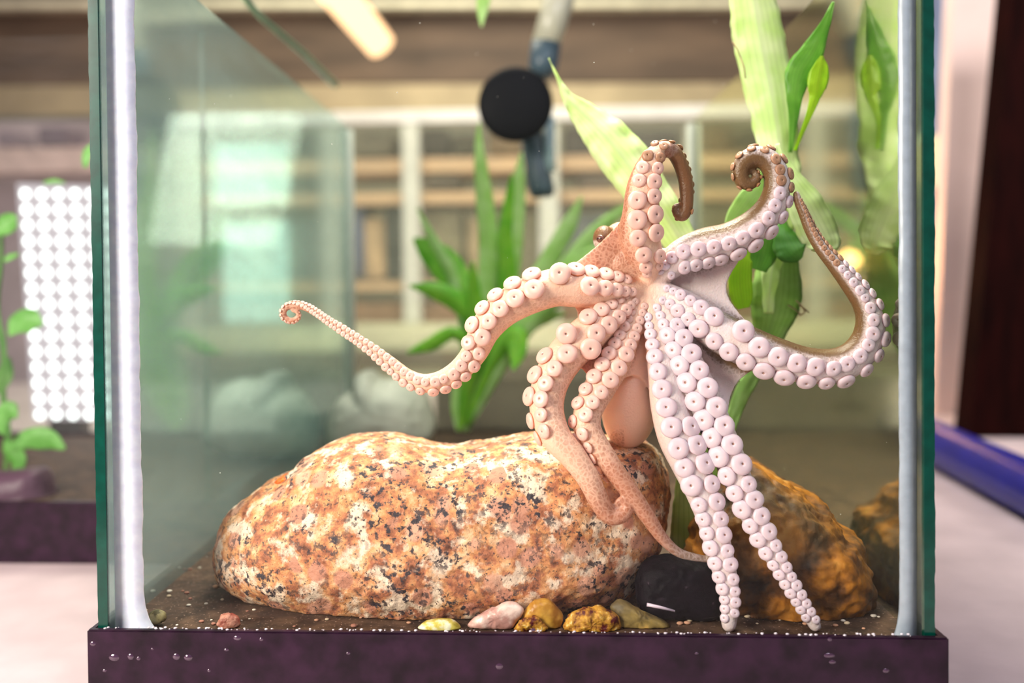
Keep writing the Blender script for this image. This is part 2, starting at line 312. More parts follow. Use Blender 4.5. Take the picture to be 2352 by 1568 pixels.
bx_specs = [(800, 300, 900, 352, (.30, .27, .19)), (960, 296, 1030, 352, (.07, .055, .045)), (1040, 310, 1100, 352, (.09, .08, .05)), (1120, 290, 1200, 352, (.36, .24, .14)), (1300, 290, 1390, 352, (.13, .11, .10)), (1400, 300, 1560, 352, (.10, .09, .08)),
  (800, 475, 835, 640, (.10, .13, .24)), (838, 500, 882, 640, (.62, .42, .25)), (885, 470, 930, 640, (.08, .085, .08)), (965, 480, 1060, 640, (.26, .22, .14)), (1075, 500, 1130, 640, (.45, .33, .20)), (1150, 480, 1240, 640, (.22, .19, .13)), (1290, 490, 1400, 640, (.17, .19, .20)), (1410, 475, 1560, 640, (.40, .34, .25)),
  (970, 402, 1060, 432, (.22, .18, .14)), (1180, 402, 1250, 432, (.14, .10, .08)), (1330, 400, 1500, 432, (.20, .15, .12))]
wd = ['olive', 'black', 'dark olive', 'tan', 'charcoal', 'dark grey', 'navy', 'orange-tan', 'near-black', 'khaki', 'light tan', 'dull brown', 'slate', 'beige', 'grey-brown', 'dark brown', 'umber']
for i, (x0, y0, x1, y1, c) in enumerate(bx_specs):
    lvl = 'top' if y1 == 352 else ('lower' if y1 == 640 else 'middle')
    side = ' left' if x0 < 1030 else (' centre' if x0 < 1260 else ' right')
    o = obj('storage_box', pxbox(x0, y0, x1, y1, BY+.02, .15, .004), simple('box_'+wd[i].replace(' ', '_'), c, .7, .2, 20), None, False)
    tag(o, 'blurred %s box on the %s shelf of the rack,%s part' % (wd[i], lvl, side), 'box', 'boxes on the white rack')
on_table_slab('low_cabinet', [(740, 744), (1660, 744), (1660, 1360), (740, 1360)], 1.45, .055, simple('green_cream', (.84, .82, .58), .7, .12, 10, stretch=(.3, 1, 5)), 'low pale green cabinet behind the table, under the rack', 'cabinet', -.779)
on_table_slab('bench_front', [(740, 806), (1720, 806), (1720, 846), (740, 846)], 1.432, .018, simple('grey_brown', (.17, .14, .10), .8, .2, 10), 'dark grey-brown plank across the front of the low cabinet', 'plank')
on_table_slab('storage_crate', [(1000, 872), (1680, 872), (1680, 1090), (1000, 1090)], .80, .16, simple('dark_crate', (.055, .045, .03), .7, .3, 20), 'dark brown crate standing on the table behind the tank', 'crate')
on_table_slab('fish_food_tin', [(632, 958), (772, 958), (772, 1090), (632, 1090)], .66, .04, simple('dark_blue_tin', (.03, .06, .09), .5, .2, 20), 'small dark blue-black tin on the table behind the pale stones', 'tin')
# warm tube lamp up at the ceiling
q0, q1 = at(740, -60, 1.2), at(875, 105, 1.35); lp = thing('tube_lamp', (q0+q1)/2, 'warm orange tube lamp hanging below the dark beam', 'lamp')
bm = bmesh.new(); tube(bm, [q0, q1], [.036, .030], 20); obj('lamp_tube', bm, emis('warm_tube', (1, .56, .30), 2.2), lp)
bm = bmesh.new(); tube(bm, [q0+Vector((0, .02, .04)), q1+Vector((0, .02, .04))], [.012, .012], 10); obj('lamp_holder', bm, simple('lamp_metal', (.6, .5, .4), .5), lp)
# bright window panes beyond the left wall of the tank
tag(obj('window_2', pxbox(495, 330, 660, 470, 2.58, .01), emis('window_sky_b', (.85, 1, .95), 3), None, False), kind='structure')
tag(obj('window_3', pxbox(515, 510, 660, 740, 2.58, .01), emis('window_sky_c', (.85, 1, .95), 3), None, False), kind='structure')
wn = tag(obj('window_1', pxbox(-60, 380, 100, 640, 2.58, .01), emis('window_sky', (.75, .95, .9), 1.6), None, False), kind='structure')

# ------------------------------------------------------------------ the tank
def build_tank(x0, x1, y0, y1, H, root, mats, edge=True):
    g = .0055
    obj('base_trim', None or trim_bm(x0, x1, y0, y1), M_TRIM, root, False)
    obj('bottom_panel', bx((x0+g, y0+g, FZ-.006), (x1-g, y1-g, FZ)), M_FLOOR, root, False)
    o = obj('glass_pane', bx((x0+g, y0+.0005, -.02), (x1-g, y0+g, H)), mats[0], root, False); o['label'] = 'front glass pane'
    o = obj('glass_pane', bx((x0+g, y1-g, -.02), (x1-g, y1, H)), mats[1], root, False); o['label'] = 'cloudy back glass pane'
    o = obj('glass_pane', bx((x0+.0008, y0+.0012, -.02), (x0+g, y1, H)), mats[2], root, False); o['label'] = 'left side glass pane'
    o = obj('glass_pane', bx((x1-g, y0+.0012, -.02), (x1-.0008, y1, H)), mats[3], root, False); o['label'] = 'right side glass pane'
    for xa in (x0, x1-g+.0006):
        bm = bmesh.new(); zs = [-.02+i*(H+.02)/160 for i in range(161)]; vs = []
        for i, z in enumerate(zs):
            j = noise.noise(Vector((xa*50, 0, z*220)))*.00035 + noise.noise(Vector((xa*50, 3, z*60)))*.0003
            e0 = xa + (j if xa == x0 else 0); e1 = xa+.0049+(j if xa != x0 else 0)
            vs.append([bm.verts.new((e0, y0-.0002, z)), bm.verts.new((e1, y0-.0002, z)), bm.verts.new((e1, y0+.0012, z)), bm.verts.new((e0, y0+.0012, z))])
        for i in range(160):
            for k in range(4): bm.faces.new((vs[i][k], vs[i][(k+1) % 4], vs[i+1][(k+1) % 4], vs[i+1][k]))
        o = obj('glass_edge', bm, GREEN_EDGE, root, False); o['label'] = 'dark green polished glass edge'
def trim_bm(x0, x1, y0, y1):
    bm = bmesh.new(); e = .0038; t = .009
    box(bm, (x0-e, y0-e, TZ), (x1+e+.001, y0-.0003, .0002), .0008); box(bm, (x0-e, y1+.0003, TZ), (x1+e, y1+e, .0002), .0008)
    box(bm, (x0-e, y0-e+.001, TZ), (x0-.0003, y1+e, .0001), .0008); box(bm, (x1+.0003, y0-e+.001, TZ), (x1+e+.001, y1+e, .0001), .0008)
    box(bm, (x0-.0003, y0-.0003, TZ+.001), (x1+.0003, y1+.0003, -.021)); return bm
T = thing('aquarium', (0, .275, TZ), 'large square glass aquarium holding the octopus, with green edges and a purple-black base trim', 'aquarium')
TX, TD, TH = .2, .555, .345
build_tank(-TX, TX, 0, TD, TH, T, (M_FRONT, M_BACK, M_LEFT, M_RIGHT))
# silicone beads: wide smooth fillets at the front corners, thin pale ones at the back
def bead(x, s, w, dpt, y, lab):
    bm = bmesh.new(); rows = []
    nz = 120
    for i in range(nz+1):
        z = FZ+.0003 + i*(TH-.004)/nz; k = 1 + .05*noise.noise(Vector((x*9, 0, z*40))) + .04*noise.noise(Vector((x, 2, z*160)))
        if z < .02: k *= 1 + .4*((.02-z)/.024)**3
        row = []
        for q in range(9):
            th = q/8*math.pi/2; row.append(bm.verts.new((x+s*w*k*(1-math.sin(th)*.999) if 0 else x+s*w*k*math.cos(th)**.8, y+dpt*math.sin(th)**.8, z)))
        row.append(bm.verts.new((x, y, z))); rows.append(row)
    n = len(rows[0])
    for i in range(nz):
        for q in range(n): bm.faces.new((rows[i][q], rows[i][(q+1) % n], rows[i+1][(q+1) % n], rows[i+1][q]))
    o = obj('silicone_seal', bm, M_SIL if s > 0 else M_SIL2, T); o['label'] = lab
bead(-TX+.0056, 1, .0140, .006, .0060, 'wide pale lilac silicone bead in the left front corner')
bead(TX-.0056, -1, .0075, .006, .0060, 'narrow grey-blue silicone bead in the right front corner')
for s in (-1, 1):
    bm = bmesh.new(); tube(bm, [Vector((s*(TX-.0085), TD-.009, FZ+.001)), Vector((s*(TX-.0085), TD-.009, TH-.005))], [.0046, .0046], 10); o = obj('silicone_seal', bm, M_SIL3, T); o['label'] = 'pale silicone bead in a back corner'
# drops on the trim
dm = lathe([(0, .35), (.5, .28), (.85, .12), (1, 0)], 12); first = None
for i, (x, y, sz) in enumerate([(545, 1465, 9), (520, 1492, 5), (262, 1510, 11), (300, 1508, 9), (318, 1512, 6), (432, 1510, 12), (405, 1508, 8), (213, 1478, 8), (1147, 1530, 7), (1225, 1446, 5), (1905, 1505, 9), (1912, 1520, 6), (2035, 1540, 8), (1906, 1468, 5), (600, 1468, 5), (800, 1500, 4), (1600, 1500, 4), (350, 1490, 4), (240, 1540, 4), (480, 1540, 4)]):
    if first is None: o = first = obj('water_drop', dm, M_DROP, T)
    else: o = first.copy(); C.objects.link(o)
    p = at(x, y, -.0038); k = sz*mpp(0); o.matrix_parent_inverse = Matrix.Identity(4)
    o.location = p - T.location; o.rotation_euler = (math.pi/2, 0, 0); o.scale = (k*random.uniform(.8, 1.4), k*random.uniform(.6, 1), k*.8)
bm = bmesh.new()
for i in range(170):
    x = random.uniform(-TX+.004, TX-.01); rr = random.choice([.0002, .0003, .0004, .0006]); m = Matrix.Translation((x, -.0012+random.uniform(-.0008, .0012), .0003)) @ Matrix.Diagonal((1.5, 1, .8, 1))
    bmesh.ops.create_icosphere(bm, subdivisions=1, radius=rr, matrix=m)
o = obj('sparkle_beads', bm, simple('sparkle_white', (.85, .8, .85), .1, .1, 80, spec=1), T); o['kind'] = 'stuff'; o['label'] = 'line of tiny white beads added as sparkle along the top of the base trim'  # white beads stand in for highlights glinting along the trim edge

# water
m, nt, out = new_mat('aquarium_water'); t = N(nt, 'ShaderNodeBsdfTransparent', i_0=(1, 1, 1, 1)); nt.links.new(t.outputs[0], out.inputs[0])
va = N(nt, 'ShaderNodeVolumeAbsorption', i_0=(.80, .88, .76, 1), i_1=.6); nt.links.new(va.outputs[0], out.inputs[1])
tag(obj('water', bx((-TX+.0058, .0058, FZ+.0002), (TX-.0058, TD-.0058, TH-.012)), m, None, False), 'slightly cloudy green-tinted water filling the aquarium', 'water', kind='stuff')

# ------------------------------------------------------------------ rocks
def rock(name, outline, Yc, half, mat, label, cat='rock', amp=.0015, fs=60, pw=2.6, seed=0, nu=120, nv=60, floor=True, parent=None, back=None):
    """closed star-shaped stone whose silhouette at depth Yc follows the outline"""
    P = [at(x, y, Yc) for x, y in outline]; cx = sum(p.x for p in P)/len(P); cz = (max(p.z for p in P)+min(p.z for p in P))/2
    cx = (max(p.x for p in P)+min(p.x for p in P))/2
    Q = catmull([(p.x-cx, p.z-cz) for p in P+[P[0]]], 12)[:-1]
    ang = sorted([(math.atan2(q[1], q[0]), math.hypot(*q)) for q in Q]); ang = [(ang[-1][0]-2*math.pi, ang[-1][1])]+ang+[(ang[0][0]+2*math.pi, ang[0][1])]
    def R(t):
        for i in range(len(ang)-1):
            if ang[i][0] <= t <= ang[i+1][0]:
                k = (t-ang[i][0])/max(1e-9, ang[i+1][0]-ang[i][0]); return ang[i][1]*(1-k)+ang[i+1][1]*k
        return ang[0][1]
    bm = bmesh.new(); rings = []; z0 = Yc
    for j in range(1, nv):
        ph = -math.pi/2 + math.pi*j/nv; c = abs(math.cos(ph))**(2/pw); s = math.copysign(abs(math.sin(ph))**(2/pw), math.sin(ph))
        ring = []
        for i in range(nu):
            t = -math.pi+2*math.pi*i/nu; rr = R(t)*c; v = Vector((cx+rr*math.cos(t), Yc+(half if s < 0 or back is None else back)*s, cz+rr*math.sin(t)))
            dv = Vector((math.cos(t)*c, s*.8, math.sin(t)*c)); n = noise.fractal((v+Vector((seed, 0, 0)))*fs, 1, 2, 5)+.35*noise.noise((v+Vector((seed, 0, 0)))*fs*6)
            ring.append(v+dv*n*amp)
        rings.append(ring)
    f0 = Vector((cx, Yc-half, cz)); f1 = Vector((cx, Yc+(back or half), cz))
    if floor:
        for ring in rings:
            for v in ring: v.z = max(v.z, FZ+.0004)
    vr = [[bm.verts.new(v) for v in ring] for ring in rings]; a = bm.verts.new(f0); b = bm.verts.new(f1)
    for j in range(len(vr)-1):
        for i in range(nu): bm.faces.new((vr[j][i], vr[j][(i+1) % nu], vr[j+1][(i+1) % nu], vr[j+1][i]))
    for i in range(nu): bm.faces.new((a, vr[0][(i+1) % nu], vr[0][i])); bm.faces.new((b, vr[-1][i], vr[-1][(i+1) % nu]))
    o = obj(name, bm, mat, parent)
    if label: tag(o, label, cat)
    return o
GR = granite_mat()
rock('rock', [(500, 1270), (512, 1215), (545, 1160), (600, 1118), (660, 1085), (710, 1045), (760, 1018), (830, 1004), (900, 1004), (960, 1016), (1030, 1030), (1100, 1022), (1180, 1006), (1260, 996), (1350, 1000), (1430, 1008), (1500, 1022), (1528, 1080), (1532, 1160), (1518, 1240), (1480, 1310), (1430, 1360), (1300, 1400), (1150, 1420), (1000, 1430), (850, 1420), (740, 1396), (640, 1375), (560, 1345), (512, 1315)],
     .070, .056, GR, 'large speckled pink and orange granite rock on the tank bottom', amp=.0022, fs=45, nu=420, nv=200, pw=2.4)
YR = multi_mat('ochre_rock', [(.36, (.012, .005, .002)), (.46, (.12, .04, .005)), (.57, (.40, .14, .008)), (.70, (.55, .26, .05))], 38, .003, .6, 9., 16, ([(.50, 0), (.66, .5)], (.14, .09, .04)))
rock('rock', [(1560, 1240), (1600, 1140), (1650, 1080), (1700, 1056), (1760, 1078), (1820, 1115), (1870, 1150), (1905, 1195), (1938, 1208), (1950, 1250), (1960, 1320), (1955, 1370), (1915, 1396), (1850, 1405), (1750, 1412), (1650, 1408), (1590, 1370), (1560, 1310)],
     .075, .054, YR, 'yellow-brown ochre rock with dark clefts at the right of the tank bottom', amp=.0045, fs=38, pw=3.2, seed=4, nu=260, nv=120)
BR = multi_mat('black_rock', [(.5, (.003, .002, .004)), (.66, (.010, .006, .010)), (.74, (.09, .06, .08))], 190, .0005, .6, 6., spec=.08)
rock('rock', [(1462, 1350), (1475, 1300), (1520, 1284), (1580, 1284), (1630, 1292), (1650, 1320), (1655, 1380), (1640, 1408), (1560, 1405), (1470, 1392)], .034, .015, BR, 'small black rock wedged between the granite and ochre rocks', amp=.0015, fs=70, pw=3.6, seed=9, nu=120, nv=60)
PS = multi_mat('pale_stone', [(.3, (.42, .44, .38)), (.7, (.62, .62, .54))], 30, .001, .7)
rock('rock', [(758, 960), (780, 915), (815, 890), (822, 862), (850, 850), (875, 872), (920, 868), (965, 890), (992, 940), (990, 1010), (900, 1040), (770, 1030)], .42, .05, PS, 'pale grey-white stone at the back of the tank, nearer the plant', amp=.002, fs=30, seed=2)
# pebbles along the front
def peb(name, pts, Y, half, mat, label, cat, **k): return rock(name, pts, Y, half, mat, label, cat, nu=64, nv=32, **k)
SHY = multi_mat('yellow_shell', [(.35, (.40, .30, .03)), (.5, (.68, .55, .12)), (.62, (.9, .85, .6))], 160, .0004, .3)
SHP = multi_mat('pink_shell', [(.3, (.35, .15, .12)), (.5, (.55, .28, .24)), (.65, (.85, .62, .54))], 70, .0006, .25)
ORG = multi_mat('amber_grit', [(.40, (.09, .006, .008)), (.48, (.40, .16, .02)), (.6, (.66, .34, .04)), (.68, (.8, .62, .3))], 230, .0015, .4)
peb('shell', [(958, 1443), (975, 1428), (1005, 1422), (1040, 1424), (1058, 1440), (1050, 1452), (1000, 1452)], .0125, .004, SHY, 'small yellow and white shell at the front glass, left of the pink shell', 'shell', amp=.0002, fs=200)
peb('shell', [(1070, 1440), (1090, 1418), (1130, 1398), (1165, 1382), (1190, 1386), (1205, 1400), (1190, 1425), (1165, 1445), (1110, 1448)], .014, .004, SHP, 'glossy pink scalloped shell fragment lying at the front glass', 'shell', amp=.0008, fs=150)
peb('pebble', [(1205, 1400), (1228, 1378), (1262, 1378), (1290, 1405), (1292, 1425), (1275, 1448), (1220, 1448), (1196, 1430)], .016, .005, multi_mat('amber_stone', [(.35, (.35, .13, .01)), (.6, (.62, .33, .05))], 120, .0005, .35), 'smooth amber pebble directly right of the pink shell', 'pebble', amp=.0006, fs=120)
peb('pebble', [(1180, 1445), (1195, 1425), (1215, 1415), (1240, 1420), (1255, 1440), (1240, 1455), (1200, 1455)], .0105, .003, ORG, 'tiny orange and red gritty pebble in front of the amber one', 'pebble', amp=.0012, fs=220, seed=3)
peb('pebble', [(1292, 1440), (1305, 1415), (1340, 1398), (1385, 1398), (1412, 1412), (1425, 1440), (1400, 1455), (1310, 1455)], .0135, .005, ORG, 'orange pebble blotched with dark red at the front glass', 'pebble', amp=.0016, fs=190, seed=5)
peb('pebble', [(1402, 1390), (1418, 1378), (1440, 1384), (1475, 1405), (1530, 1428), (1535, 1445), (1460, 1450), (1412, 1435)], .018, .005, multi_mat('olive_stone', [(.35, (.10, .07, .03)), (.55, (.30, .20, .06)), (.68, (.55, .32, .08))], 90, .0008, .5), 'long olive and orange pebble lying toward the black rock', 'pebble', amp=.0012, fs=120, seed=6)
peb('pebble', [(497, 1430), (510, 1413), (530, 1410), (546, 1420), (545, 1438), (520, 1446)], .012, .004, multi_mat('red_stone', [(.4, (.22, .03, .02)), (.6, (.45, .2, .14))], 200, .0005, .5), 'small dull red pebble at the front left of the tank', 'pebble', amp=.0008, fs=200, seed=7)
peb('pebble', [(337, 1420), (345, 1405), (362, 1400), (378, 1408), (380, 1424), (362, 1432), (344, 1430)], .0125, .003, multi_mat('green_stone', [(.42, (.05, .04, .01)), (.5, (.22, .18, .08)), (.6, (.30, .26, .12))], 130, .0004, .5), 'round olive green pebble in the left front corner of the tank', 'pebble', amp=.0002, fs=100, seed=8)
peb('pebble', [(632, 1108), (640, 1098), (655, 1090), (668, 1096), (676, 1106), (660, 1112), (642, 1114)], .060, .006, multi_mat('orange_chip', [(.4, (.75, .08, .01)), (.6, (.9, .22, .03))], 200, .0004, .4), 'bright orange-red chip on the left shoulder of the granite rock', 'pebble', floor=False, amp=.0008, fs=200, seed=1)
bm = bmesh.new(); gc = [simple('grain_'+str(q), c, .6) for q, c in enumerate([(.5, .25, .15), (.6, .45, .3), (.3, .12, .08), (.7, .6, .5)])]
for i in range(90):
    p = atz(random.uniform(300, 1000), random.uniform(1300, 1440), FZ) if i < 62 else atz(random.uniform(1560, 2040), random.uniform(1400, 1445), FZ)
    rr = random.uniform(.0004, .0013); g = bmesh.ops.create_icosphere(bm, subdivisions=2, radius=rr, matrix=Matrix.Translation((p.x, max(p.y, .009), FZ+rr*.6)) @ Matrix.Diagonal((1.4, 1, .7, 1)))
    mi_ = random.randrange(4)
    for v in g['verts']:
        v.co += Vector((noise.noise(v.co*900), noise.noise(v.co*800), 0))*rr*.3
        for fc in v.link_faces: fc.material_index = mi_
tag(obj('gravel', bm, gc), 'scattered tiny gravel grains on the silty tank bottom', 'gravel', kind='stuff')
a, b = at(1486, 1388, .0155), at(1550, 1403, .0155); bm = bmesh.new(); tube(bm, [a, a.lerp(b, .5)+Vector((0, 0, .0002)), b], [.0009, .0008, .0005], 8)
tag(obj('twig', bm, simple('white_twig', (.7, .55, .65), .3)), 'thin white splinter lying against the black rock', 'splinter')

# ------------------------------------------------------------------ plants
def leaf(parent, pts, mat, fold=.18, ruf=.0, seed=0, thick=.0003, label=None, n=10):
    """pts: (px,py,width_px,Y)"""
    Q = catmull(pts, n); bm = bmesh.new(); lay = bm.verts.layers.float.new('across'); rows = []; K = 8
    P = [at(q[0], q[1], q[3]) for q in Q]
    for i, q in enumerate(Q):
        t = (P[min(i+1, len(P)-1)]-P[max(i-1, 0)]).normalized(); side = t.cross(Vector((0, -1, 0))).normalized(); w = max(.5, q[2])*mpp(q[3])/2; nn = side.cross(t).normalized()
        top = []; bot = []
        for k in range(K+1):
            s = -1+2*k/K; ru = noise.noise(Vector((i*.22+seed*7, s*1.5, seed)))*ruf*abs(s)
            e = 1+.06*noise.noise(Vector((i*.35, s, seed*3.1)))*(abs(s) > .9)
            v = P[i]+side*(s*w*e)+Vector((0, 1, 0))*(abs(s)*w*fold+ru)
            a = bm.verts.new(v); a[lay] = s; top.append(a); b = bm.verts.new(v+nn*thick); b[lay] = s; bot.append(b)
        rows.append((top, bot))
    for i in range(len(rows)-1):
        (t0, b0), (t1, b1) = rows[i], rows[i+1]
        for k in range(K):
            bm.faces.new((t0[k], t0[k+1], t1[k+1], t1[k])); bm.faces.new((b0[k], b1[k], b1[k+1], b0[k+1]))
        bm.faces.new((t0[0], t1[0], b1[0], b0[0])); bm.faces.new((t0[K], b0[K], b1[K], t1[K]))
    for t, b in (rows[0], rows[-1]): bm.faces.new([*t, *b[::-1]])
    o = obj('leaf', bm, mat, parent)
    if label: o['label'] = label
    return o
LP = leaf_mat('leaf_pale', (.70, .86, .36), (.85, .92, .58), .5); LG = leaf_mat('leaf_green', (.16, .42, .04), (.26, .55, .08), .5); LY = leaf_mat('leaf_lime', (.42, .72, .01), (.55, .82, .03), .5)
LD = leaf_mat('leaf_deep', (.07, .26, .015), (.12, .36, .03), .45); LM = leaf_mat('leaf_mid', (.30, .52, .10), (.46, .66, .22), .5); LS = leaf_mat('leaf_sheath', (.38, .46, .10), (.52, .58, .22), .4, vein=(.14, .24, .03))
pr = thing('aquarium_plant', atz(1600, 1330, FZ), 'tall broad-leaved green plant rooted behind the black rock, beside the octopus', 'plant')
leaf(pr, [(1725, -60, 90, .13), (1738, 20, 112, .13), (1752, 100, 118, .128), (1772, 200, 112, .125), (1788, 300, 96, .12), (1796, 380, 90, .115), (1798, 460, 78, .11), (1785, 560, 60, .105), (1770, 640, 40, .10), (1765, 720, 24, .10)], LP, .35, .004, 1, label='tall pale yellow-green leaf')
leaf(pr, [(1800, 520, 20, .12), (1798, 580, 70, .115), (1790, 650, 112, .11), (1782, 710, 108, .11), (1762, 780, 66, .11), (1735, 850, 40, .105), (1705, 905, 38, .10), (1672, 990, 30, .09), (1640, 1080, 44, .08), (1612, 1150, 30, .07)], LM, .2, .002, 2)
leaf(pr, [(1785, 330, 10, .10), (1806, 400, 56, .096), (1850, 470, 84, .092), (1880, 530, 90, .090), (1898, 565, 66, .088), (1902, 585, 20, .088)], LP, .1, .003, 3, label='pale leaf with a rounded tip')
leaf(pr, [(1914, 4, 4, .088), (1894, 60, 26, .090), (1866, 120, 54, .094), (1840, 165, 66, .098), (1828, 215, 40, .10), (1824, 270, 22, .105), (1815, 350, 8, .11)], LG, .25, .002, 4)
leaf(pr, [(1888, 128, 8, .094), (1884, 160, 40, .095), (1878, 195, 44, .096), (1872, 225, 24, .098), (1852, 280, 12, .10), (1826, 345, 8, .11)], LY, .2, .001, 5, label='small bright lime leaf')
leaf(pr, [(1796, 500, 10, .10), (1800, 530, 40, .095), (1812, 560, 74, .092), (1824, 580, 66, .09), (1838, 596, 20, .09)], LD, .1, .001, 6, label='deep green rounded leaf')
leaf(pr, [(1775, 505, 14, .098), (1762, 540, 60, .095), (1752, 580, 70, .095), (1740, 620, 40, .095)], LG, .1, .001, 7)
leaf(pr, [(1722, 572, 10, .09), (1705, 592, 46, .088), (1700, 640, 54, .087), (1704, 685, 50, .087), (1708, 708, 26, .087)], LY, .05, .0005, 8, label='bright lime leaf beside the octopus arm')
leaf(pr, [(1260, 134, 3, .12), (1282, 180, 8, .12), (1306, 225, 30, .118), (1345, 265, 68, .115), (1395, 315, 100, .11), (1440, 370, 112, .105), (1490, 440, 100, .10), (1545, 520, 84, .10), (1600, 620, 60, .10), (1660, 760, 34, .095), (1690, 880, 20, .09)], LP, .25, .003, 9, label='long pale pointed leaf reaching behind the raised arm')
leaf(pr, [(1760, 370, 8, .105), (1748, 420, 30, .105), (1722, 455, 50, .10), (1690, 500, 44, .10), (1672, 540, 20, .10)], LM, .1, .001, 10)
leaf(pr, [(1596, 1300, 96, .060), (1594, 1240, 100, .060), (1590, 1170, 84, .062), (1584, 1100, 56, .065), (1592, 1030, 34, .068), (1600, 970, 20, .07)], LS, .4, .001, 11, label='wide striped sheath at the plant base')
leaf(pr, [(1620, 1300, 60, .064), (1636, 1200, 44, .066), (1640, 1120, 34, .068), (1622, 1040, 24, .07), (1605, 980, 10, .072)], LM, .3, .001, 12)
bm = bmesh.new()
for (x0, y0, x1, y1) in ((1828, 690, 1850, 715), (1850, 715, 1836, 725), (1835, 700, 1858, 718), (1810, 700, 1838, 722), (1700, 130, 1712, 180), (1682, 95, 1702, 135)):
    tube(bm, [at(x0, y0, .11), at((x0+x1)/2+3, (y0+y1)/2, .11), at(x1, y1, .11)], [.0004]*3, 6)
o = obj('root_hairs', bm, simple('root_brown', (.35, .24, .12), .8), pr); o['kind'] = 'stuff'
G1 = leaf_mat('grass_leaf', (.46, .74, .22), (.62, .84, .40), .5); G2 = leaf_mat('grass_leaf_deep', (.20, .60, .03), (.34, .70, .06), .45)
pg = thing('aquarium_plant', atz(1062, 1000, FZ), 'bushy sword-leaved green plant at the back of the tank, left of the octopus', 'plant')
SW = [(G1, [(1060, 990, 16), (1090, 850, 30), (1112, 700, 36), (1122, 560, 40), (1108, 420, 32), (1100, 330, 16), (1101, 280, 3)]),
 (G1, [(1068, 990, 16), (1130, 800, 32), (1168, 640, 40), (1184, 500, 36), (1192, 410, 24), (1198, 350, 4)]),
 (G2, [(1072, 980, 14), (1150, 760, 28), (1165, 640, 36), (1160, 540, 30), (1172, 440, 16), (1176, 400, 4)]),
 (G1, [(1070, 980, 14), (1150, 800, 30), (1215, 680, 40), (1270, 580, 36), (1310, 510, 30), (1336, 450, 4)]),
 (G1, [(1080, 970, 14), (1180, 780, 30), (1270, 660, 40), (1350, 550, 30), (1420, 490, 22), (1490, 455, 5)]),
 (G1, [(1085, 960, 14), (1190, 780, 30), (1290, 660, 50), (1350, 600, 50), (1405, 565, 10)]),
 (G2, [(1062, 960, 10), (1080, 800, 24), (1075, 700, 50), (1030, 620, 66), (985, 575, 50), (950, 548, 6)]),
 (G2, [(1070, 900, 10), (1090, 760, 24), (1050, 695, 40), (1000, 668, 36), (940, 656, 4)]),
 (G2, [(1065, 900, 10), (1075, 800, 22), (1040, 765, 26), (990, 790, 28), (935, 810, 5)]),
 (G1, [(1062, 950, 10), (1068, 780, 20), (1040, 640, 24), (1000, 560, 20), (958, 478, 4)]),
 (G2, [(1080, 960, 12), (1130, 830, 26), (1180, 770, 44), (1188, 810, 36), (1178, 850, 5)]),
 (G1, [(1080, 960, 12), (1150, 820, 26), (1210, 750, 34), (1270, 725, 20), (1300, 720, 4)]),
 (G1, [(1066, 990, 14), (1100, 900, 34), (1135, 760, 40), (1140, 640, 30), (1148, 560, 6)]),
 (G2, [(1058, 990, 14), (1075, 880, 30), (1100, 780, 44), (1090, 680, 30), (1085, 600, 6)]),
 (G1, [(1054, 990, 10), (1048, 930, 22), (1062, 840, 26), (1080, 780, 8)])]
for i, (mt, pts) in enumerate(SW):
    Yl = .40; leaf(pg, [(x, y, w*1.15, Yl + (.03*math.sin(i*2.3))*(k/len(pts))) for k, (x, y, w) in enumerate(pts)], mt, .3, .002, 20+i, thick=.0005)
ph = thing('aquarium_plant', at(1108, -30, .33), 'single green leaf tip hanging down at the top of the tank', 'leaf')
leaf(ph, [(1120, -90, 34, .33), (1114, -30, 34, .33), (1108, 20, 26, .33), (1106, 62, 3, .33)], G1, .2, 0, 40)

# ------------------------------------------------------------------ suction cup, tubes
sc = thing('suction_cup', at(1184, 240, TD-.095), 'large black round suction cup holding the slanted tube near the back glass', 'suction cup')
cc = at(1184, 240, TD-.095); rc = 86*mpp(TD-.095)
o = obj('rubber_cup', lathe([(0, 0), (1, 0), (1.0, .06), (.96, .14), (.80, .22), (.55, .27), (.25, .29), (0, .29)], 48), simple('cup_rubber', (.004, .005, .008), .6, .2, 50, spec=.15), sc)
o.matrix_parent_inverse = Matrix.Identity(4); o.location = cc-Vector(sc.location); o.rotation_euler = (math.pi/2, 0, 0); o.scale = (rc, rc, rc*.75)
o = obj('clip', bx((-.010, -.002, -.012), (.010, .034, .012), .002), BLACK, sc); o.matrix_parent_inverse = Matrix.Identity(4); o.location = cc-Vector(sc.location)
Yh = TD-.050
ht = thing('heater', at(1240, 300, Yh), 'slanted tube, pale above and dark blue-grey below, passing behind the suction cup', 'heater')
def tubepx(parent, name, pts, rpx, mat, lab=None, n=16):
    bm = bmesh.new(); tube(bm, [at(x, y, Y) for x, y, Y in pts], [rp*mpp(Y) for (x, y, Y), rp in zip(pts, rpx)], n); o = obj(name, bm, mat, parent)
    if lab: o['label'] = lab
    return o
CL = simple('clear_plastic', (.62, .62, .48), .25, .06, 30); DB = simple('blue_grey_plastic', (.07, .12, .16), .35, .15, 30)
tubepx(ht, 'upper_tube', [(1300, -60, Yh), (1272, 40, Yh), (1252, 108, Yh)], [36, 34, 33], CL)
tubepx(ht, 'collar', [(1254, 100, Yh), (1248, 150, Yh), (1240, 172, Yh)], [34, 34, 26], DB)
tubepx(ht, 'lower_body', [(1236, 165, Yh+.01), (1215, 260, Yh+.02), (1230, 360, Yh+.01), (1245, 440, Yh), (1246, 452, Yh)], [16, 26, 28, 30, 24], DB)
tubepx(ht, 'side_rod', [(1262, 270, Yh), (1262, 340, Yh), (1264, 395, Yh)], [12, 12, 12], simple('pale_blue_plastic', (.45, .62, .68), .3))
al = thing('air_hose', at(660, 110, .30), 'thin green air hose slanting down at the upper left of the tank', 'hose')
